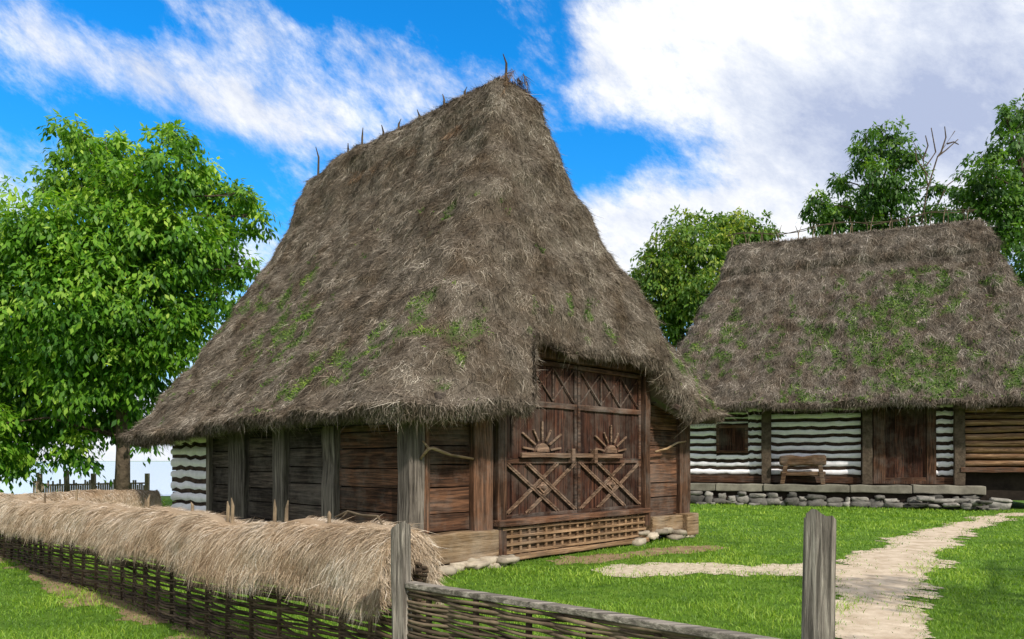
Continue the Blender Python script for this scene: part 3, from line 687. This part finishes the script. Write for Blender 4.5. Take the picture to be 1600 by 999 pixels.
for k in range(6):
    q=A+dr_*(.2+k*.36); m=MB(); m.tube([(q.x,q.y,-.05),(q.x,q.y,.915)],[.02,.017],7); m.build('stake',M_twig,wf_,smooth=True)
ff=empty('garden_fence',(0,0,0)); tag(ff,'distant low brown picket fence beneath the big tree at the far left','fence')
M_ff=plain('faded_fence_wood',(.2,.15,.11),(.4,.32,.24),4)
for k in range(5):
    X,Y,Z=at(62+k*42,740,24+.4*k); m=MB(); m.box(X-.06,X+.06,Y-.06,Y+.06,0,Z+.1*(k%2),.005); m.build('post',M_ff,ff)
a=at(58,700,24);b3=at(235,700,25.8)
for zz_ in (.45,.85):
    m=MB(); m.beam((a[0],a[1]-.1,zz_),(b3[0],b3[1]-.1,zz_+.02),.08,.05,(0,0,1),.01); m.build('rail',M_ff,ff)
m=MB()
for k in range(52):
    t=k/51; X=a[0]+(b3[0]-a[0])*t;Y=a[1]+(b3[1]-a[1])*t-.16; m.box(X-.025,X+.025,Y-.015,Y+.015,.05,.95+random.uniform(-.15,.1))
m.build('pickets',M_ff,ff)
# ---------------------------------------------------------------- trees
def tree(name,label,cat,base,Yc,lobes,mat,nleaf,ll,group=None,spread=.55,clr=.75,tr=.28,crf=.19,zbm=2.6):
    root=empty(name,(base[0],base[1],0)); tag(root,label,cat,group)
    cs=[]
    for k,(px,py,rp) in enumerate(lobes):
        r=rp/F_*Yc; dy=random.uniform(-spread,spread)*3.2; c=np.array(at(px,py,Yc+dy)); cs.append((c-np.array([base[0],base[1],0]),r))
    zb=min(c[2]-r for c,r in cs); zb=max(zb,zbm); zt=max(c[2] for c,r in cs); cxm=np.mean([c[0] for c,r in cs])
    m=MB(); tp=[(0,0,-.1),(.05,0,zb*.6+.4),(cxm*.2,0,zb+.25*(zt-zb)),(cxm*.5,.1,zb+.55*(zt-zb)),(cxm*.8,0,zb+.85*(zt-zb))]
    m.tube(tp,[tr*1.25,tr,tr*.75,tr*.45,tr*.12],9); m.build('trunk',M_bark,root,smooth=True)
    for c,r in cs:
        z0=max(zb*.9,min(c[2]-.9*r-.6,zt*.8)); f=np.interp(z0,[p[2] for p in tp],[0,1,2,3,4]); i=min(int(f),3); q=Vector(tp[i]).lerp(Vector(tp[i+1]),f-i)
        cv=Vector(c)
        if cv.z<2.6: cv.z=2.6
        m=MB(); md=q.lerp(cv,.5)+Vector((0,0,.12*(cv-q).length)); m.tube([q,md,cv],[tr*.25,tr*.16,tr*.06],6)
        for h in range(7):
            d=Vector(rng.normal(0,1,3)).normalized()*r*.9
            if cv.z+d.z<1.8: d.z=abs(d.z)
            m.tube([md.lerp(cv,.4+.08*h),cv+d*.5+Vector((0,0,.1)),cv+d],[tr*.07,tr*.045,tr*.02],4)
        m.build('limb',M_bark,root,smooth=True)
    P=[];O=[];Tn=[]
    vol=np.array([r**2.2 for c,r in cs]); cnt=(nleaf*vol/vol.sum()).astype(int)
    for (c,r),n in zip(cs,cnt):
        per=40; nc=max(6,n//per)
        for q in range(nc):
            d=rng.normal(0,1,3); d/=np.linalg.norm(d); rad=r*(.25+1.0*rng.random()**.75); cc=c+d*rad*np.array([1,1,.88])
            cr=crf*r*rng.uniform(.6,1.3)+.12; e=rng.normal(0,1,(per,3))*cr*np.array([1,1,.36])*clr
            e[:,2]-=.45*(e[:,0]**2+e[:,1]**2)/cr
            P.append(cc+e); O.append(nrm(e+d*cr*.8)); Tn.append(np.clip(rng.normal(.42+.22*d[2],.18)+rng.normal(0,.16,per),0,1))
    P=np.concatenate(P);O=np.concatenate(O);Tn=np.concatenate(Tn);n=len(P)
    D=nrm(O*.7+np.array([0,0,-.55])+rng.normal(0,.45,(n,3))); up=nrm(np.array([0,0,1.])+O*.5+rng.normal(0,.3,(n,3))); S=nrm(np.cross(D,up))
    L=(ll*rng.uniform(.6,1.3,n))[:,None]; Wd=L*.46; nz=nrm(np.cross(S,D))
    v=np.stack([P,P+D*L*.45+S*Wd/2-nz*L*.06,P+D*L-nz*L*.16,P+D*L*.45-S*Wd/2-nz*L*.06],1).reshape(-1,3)
    np_mesh('crown',[(v,np.arange(n*4),np.full(n,4),np.repeat(Tn,4),np.zeros(n*4))],mat,root,smooth=False)
    return root
X,Y,_=at(190,700,23)
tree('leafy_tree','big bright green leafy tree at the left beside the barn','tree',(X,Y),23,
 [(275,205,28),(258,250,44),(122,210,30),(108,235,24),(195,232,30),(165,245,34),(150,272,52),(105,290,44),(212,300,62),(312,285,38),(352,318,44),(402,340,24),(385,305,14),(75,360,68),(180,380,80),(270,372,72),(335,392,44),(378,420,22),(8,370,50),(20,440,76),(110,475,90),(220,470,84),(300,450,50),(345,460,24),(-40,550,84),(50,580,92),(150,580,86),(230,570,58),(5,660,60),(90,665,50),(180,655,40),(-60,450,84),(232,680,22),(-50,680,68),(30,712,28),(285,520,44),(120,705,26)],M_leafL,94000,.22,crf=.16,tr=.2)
X,Y,_=at(1065,700,42)
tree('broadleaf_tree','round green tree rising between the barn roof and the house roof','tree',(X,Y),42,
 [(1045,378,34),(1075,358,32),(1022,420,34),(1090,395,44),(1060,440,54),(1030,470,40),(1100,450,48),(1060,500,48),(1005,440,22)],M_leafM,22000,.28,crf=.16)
X,Y,_=at(1165,700,46)
tree('broadleaf_tree','small yellowish tree top directly above the left end of the house ridge','tree',(X,Y),46,
 [(1150,345,24),(1180,355,24),(1140,370,32),(1195,372,20),(1160,400,38),(1120,350,20)],M_leafM,8500,.3,crf=.16)
X,Y,_=at(1380,700,46)
tr3=tree('broadleaf_tree','tall loose tree with bare twigs behind the house ridge','tree',(X,Y),46,
 [(1378,206,24),(1395,238,30),(1345,250,24),(1408,285,34),(1362,285,32),(1308,280,20),(1272,318,22),(1322,325,32),(1385,330,36),(1445,338,28),(1463,290,14),(1285,350,28),(1350,215,13),(1425,240,12),(1300,335,24),(1340,345,30)],M_leafR,12500,.31,clr=.85,crf=.17)
for pts in (((1440,350),(1450,290),(1442,250),(1422,212)),((1451,290),(1465,245),(1492,205)),((1447,260),(1462,238),(1455,200)),((1465,245),(1478,235),(1497,218)),((1450,275),(1432,250),(1430,232)),((1470,240),(1478,215),(1476,198)),((1442,250),(1450,228),(1446,212)),((1480,225),(1490,222),(1498,226)),((1460,330),(1480,290),(1500,275))):
    m=MB(); m.tube([Vector(at(a,b2,44))-Vector((X,Y,0)) for a,b2 in pts],[.055,.04,.026,.012][:len(pts)],5)
    m.build('bare_branch',M_bark,tr3)
X,Y,_=at(1640,700,38)
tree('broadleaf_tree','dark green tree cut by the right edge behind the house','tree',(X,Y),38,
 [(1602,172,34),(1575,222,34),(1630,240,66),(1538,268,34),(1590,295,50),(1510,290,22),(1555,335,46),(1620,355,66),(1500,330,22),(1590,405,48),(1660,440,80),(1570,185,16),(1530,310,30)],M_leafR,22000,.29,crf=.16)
tree('shade_tree','leafy tree to the right of the yard, outside the photograph','tree',(10.9,2.6),3.1,
 [(4470,-894,520),(4150,-600,420),(4800,-700,450),(4400,-1300,380),(4900,-1150,320)],M_leafR,6000,.2)
# ---------------------------------------------------------------- light, sky, camera
S=Vector((.42,-.72,.72)).normalized(); sun=bpy.data.lights.new('sun','SUN'); sun.energy=4.4; sun.angle=math.radians(.7); sun.color=(1,.94,.85)
so=bpy.data.objects.new('sun',sun); C.objects.link(so); so.rotation_euler=S.to_track_quat('Z','Y').to_euler()
w=bpy.data.worlds.new('World'); bpy.context.scene.world=w; w.use_nodes=True; nt=w.node_tree; L=nt.links; bg=nt.nodes['Background']
sk=nd(nt,'ShaderNodeTexSky',sky_type='NISHITA'); sk.sun_disc=False; sk.sun_elevation=math.asin(S.z); sk.sun_rotation=math.atan2(S.x,S.y); sk.ozone_density=3.0; sk.dust_density=.3
tc=nd(nt,'ShaderNodeTexCoord').outputs['Generated']; sp=nd(nt,'ShaderNodeSeparateXYZ'); L.new(tc,sp.inputs[0])
az=mth(nt,'ARCTAN2',sp.outputs[0],sp.outputs[1]); el=mth(nt,'ARCSINE',sp.outputs[2])
cb=nd(nt,'ShaderNodeCombineXYZ'); L.new(mth(nt,'ADD',mth(nt,'MULTIPLY',az,1.0),mth(nt,'MULTIPLY',el,.3)),cb.inputs[0]); L.new(mth(nt,'ADD',mth(nt,'MULTIPLY',el,1.35),mth(nt,'MULTIPLY',az,.35)),cb.inputs[1])
n1=noi(nt,cb.outputs[0],5.6,12,.68,.15); n2=noi(nt,cb.outputs[0],3.6,10,.66,.2); n3=noi(nt,cb.outputs[0],19,9,.7,.15)
def blob(px,py,sx,sy,amp):
    a=math.atan((px-800)/F_); e=math.atan((HY-py)/F_*math.cos(a)); u=mth(nt,'MULTIPLY',mth(nt,'SUBTRACT',az,a),F_/sx); v=mth(nt,'MULTIPLY',mth(nt,'SUBTRACT',el,e),F_/sy)
    d=mth(nt,'ADD',mth(nt,'MULTIPLY',u,u),mth(nt,'MULTIPLY',v,v)); return mth(nt,'MULTIPLY',mth(nt,'EXPONENT',mth(nt,'MULTIPLY',d,-1.0)),amp)
val=mth(nt,'ADD',mth(nt,'MULTIPLY',n1,.78),mth(nt,'MULTIPLY',n3,.44))
for b_ in ((1320,60,300,180,.36),(1320,300,280,150,.34),(970,60,100,70,.16),(1020,380,140,60,.24),(90,60,120,34,.11),(230,120,110,34,.11),(370,165,120,34,.12),(620,110,140,70,.08),(380,45,90,40,.11),(500,200,130,40,.11),(20,290,80,60,.16),
           (560,10,170,28,-.26),(955,245,130,42,-.42),(200,20,80,30,-.2),(90,190,120,50,-.2),(350,280,110,50,-.16),(870,60,40,100,-.17),(200,700,600,110,.3),(390,390,120,50,.16),(730,50,80,50,-.13),(1090,290,60,25,-.17)):
    val=mth(nt,'ADD',val,blob(*b_))
aw=mth(nt,'MULTIPLY',mth(nt,'MAXIMUM',mth(nt,'SUBTRACT',mth(nt,'ABSOLUTE',az),.72),0.0),.9); ew=mth(nt,'MAXIMUM',mth(nt,'SUBTRACT',el,.62),0.0)  # extra cloud outside the view, added to whiten and brighten the ambient light
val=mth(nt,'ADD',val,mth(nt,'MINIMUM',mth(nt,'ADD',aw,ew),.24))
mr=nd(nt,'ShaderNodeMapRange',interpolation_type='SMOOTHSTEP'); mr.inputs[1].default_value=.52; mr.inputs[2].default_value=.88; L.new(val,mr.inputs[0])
cr=ramp(nt,[(.34,(3.2,3.7,5.1)),(.49,(5.0,5.4,6.3)),(.62,(7.0,7.1,7.3))]); L.new(mth(nt,'ADD',mth(nt,'ADD',mth(nt,'MULTIPLY',n2,.78),mth(nt,'MULTIPLY',n3,.34)),mth(nt,'ADD',blob(1390,180,240,85,-.21),mth(nt,'ADD',blob(1130,40,200,70,.06),blob(950,380,250,90,.10)))),cr.inputs[0])
hz=nd(nt,'ShaderNodeMapRange'); hz.inputs[1].default_value=.12; hz.inputs[2].default_value=.48; L.new(el,hz.inputs[0])
cl=mixc(nt,1.0,sk.outputs[0],mixc(nt,hz.outputs[0],(.28,1.05,1.4),(.08,1.08,1.75)),'MULTIPLY')
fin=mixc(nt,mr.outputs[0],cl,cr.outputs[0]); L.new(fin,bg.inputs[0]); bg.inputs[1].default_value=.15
cam=bpy.data.cameras.new('camera'); co=bpy.data.objects.new('camera',cam); C.objects.link(co); co.location=(0,0,H0); co.rotation_euler=(math.pi/2,0,0)
cam.sensor_width=36; cam.lens=F_/1600*36; cam.shift_y=(HY-499.5)/1600; cam.clip_end=6000; cam.clip_start=.05
bpy.context.scene.camera=co
vs=bpy.context.scene.view_settings; vs.view_transform='Standard'; vs.look='None'; vs.exposure=0
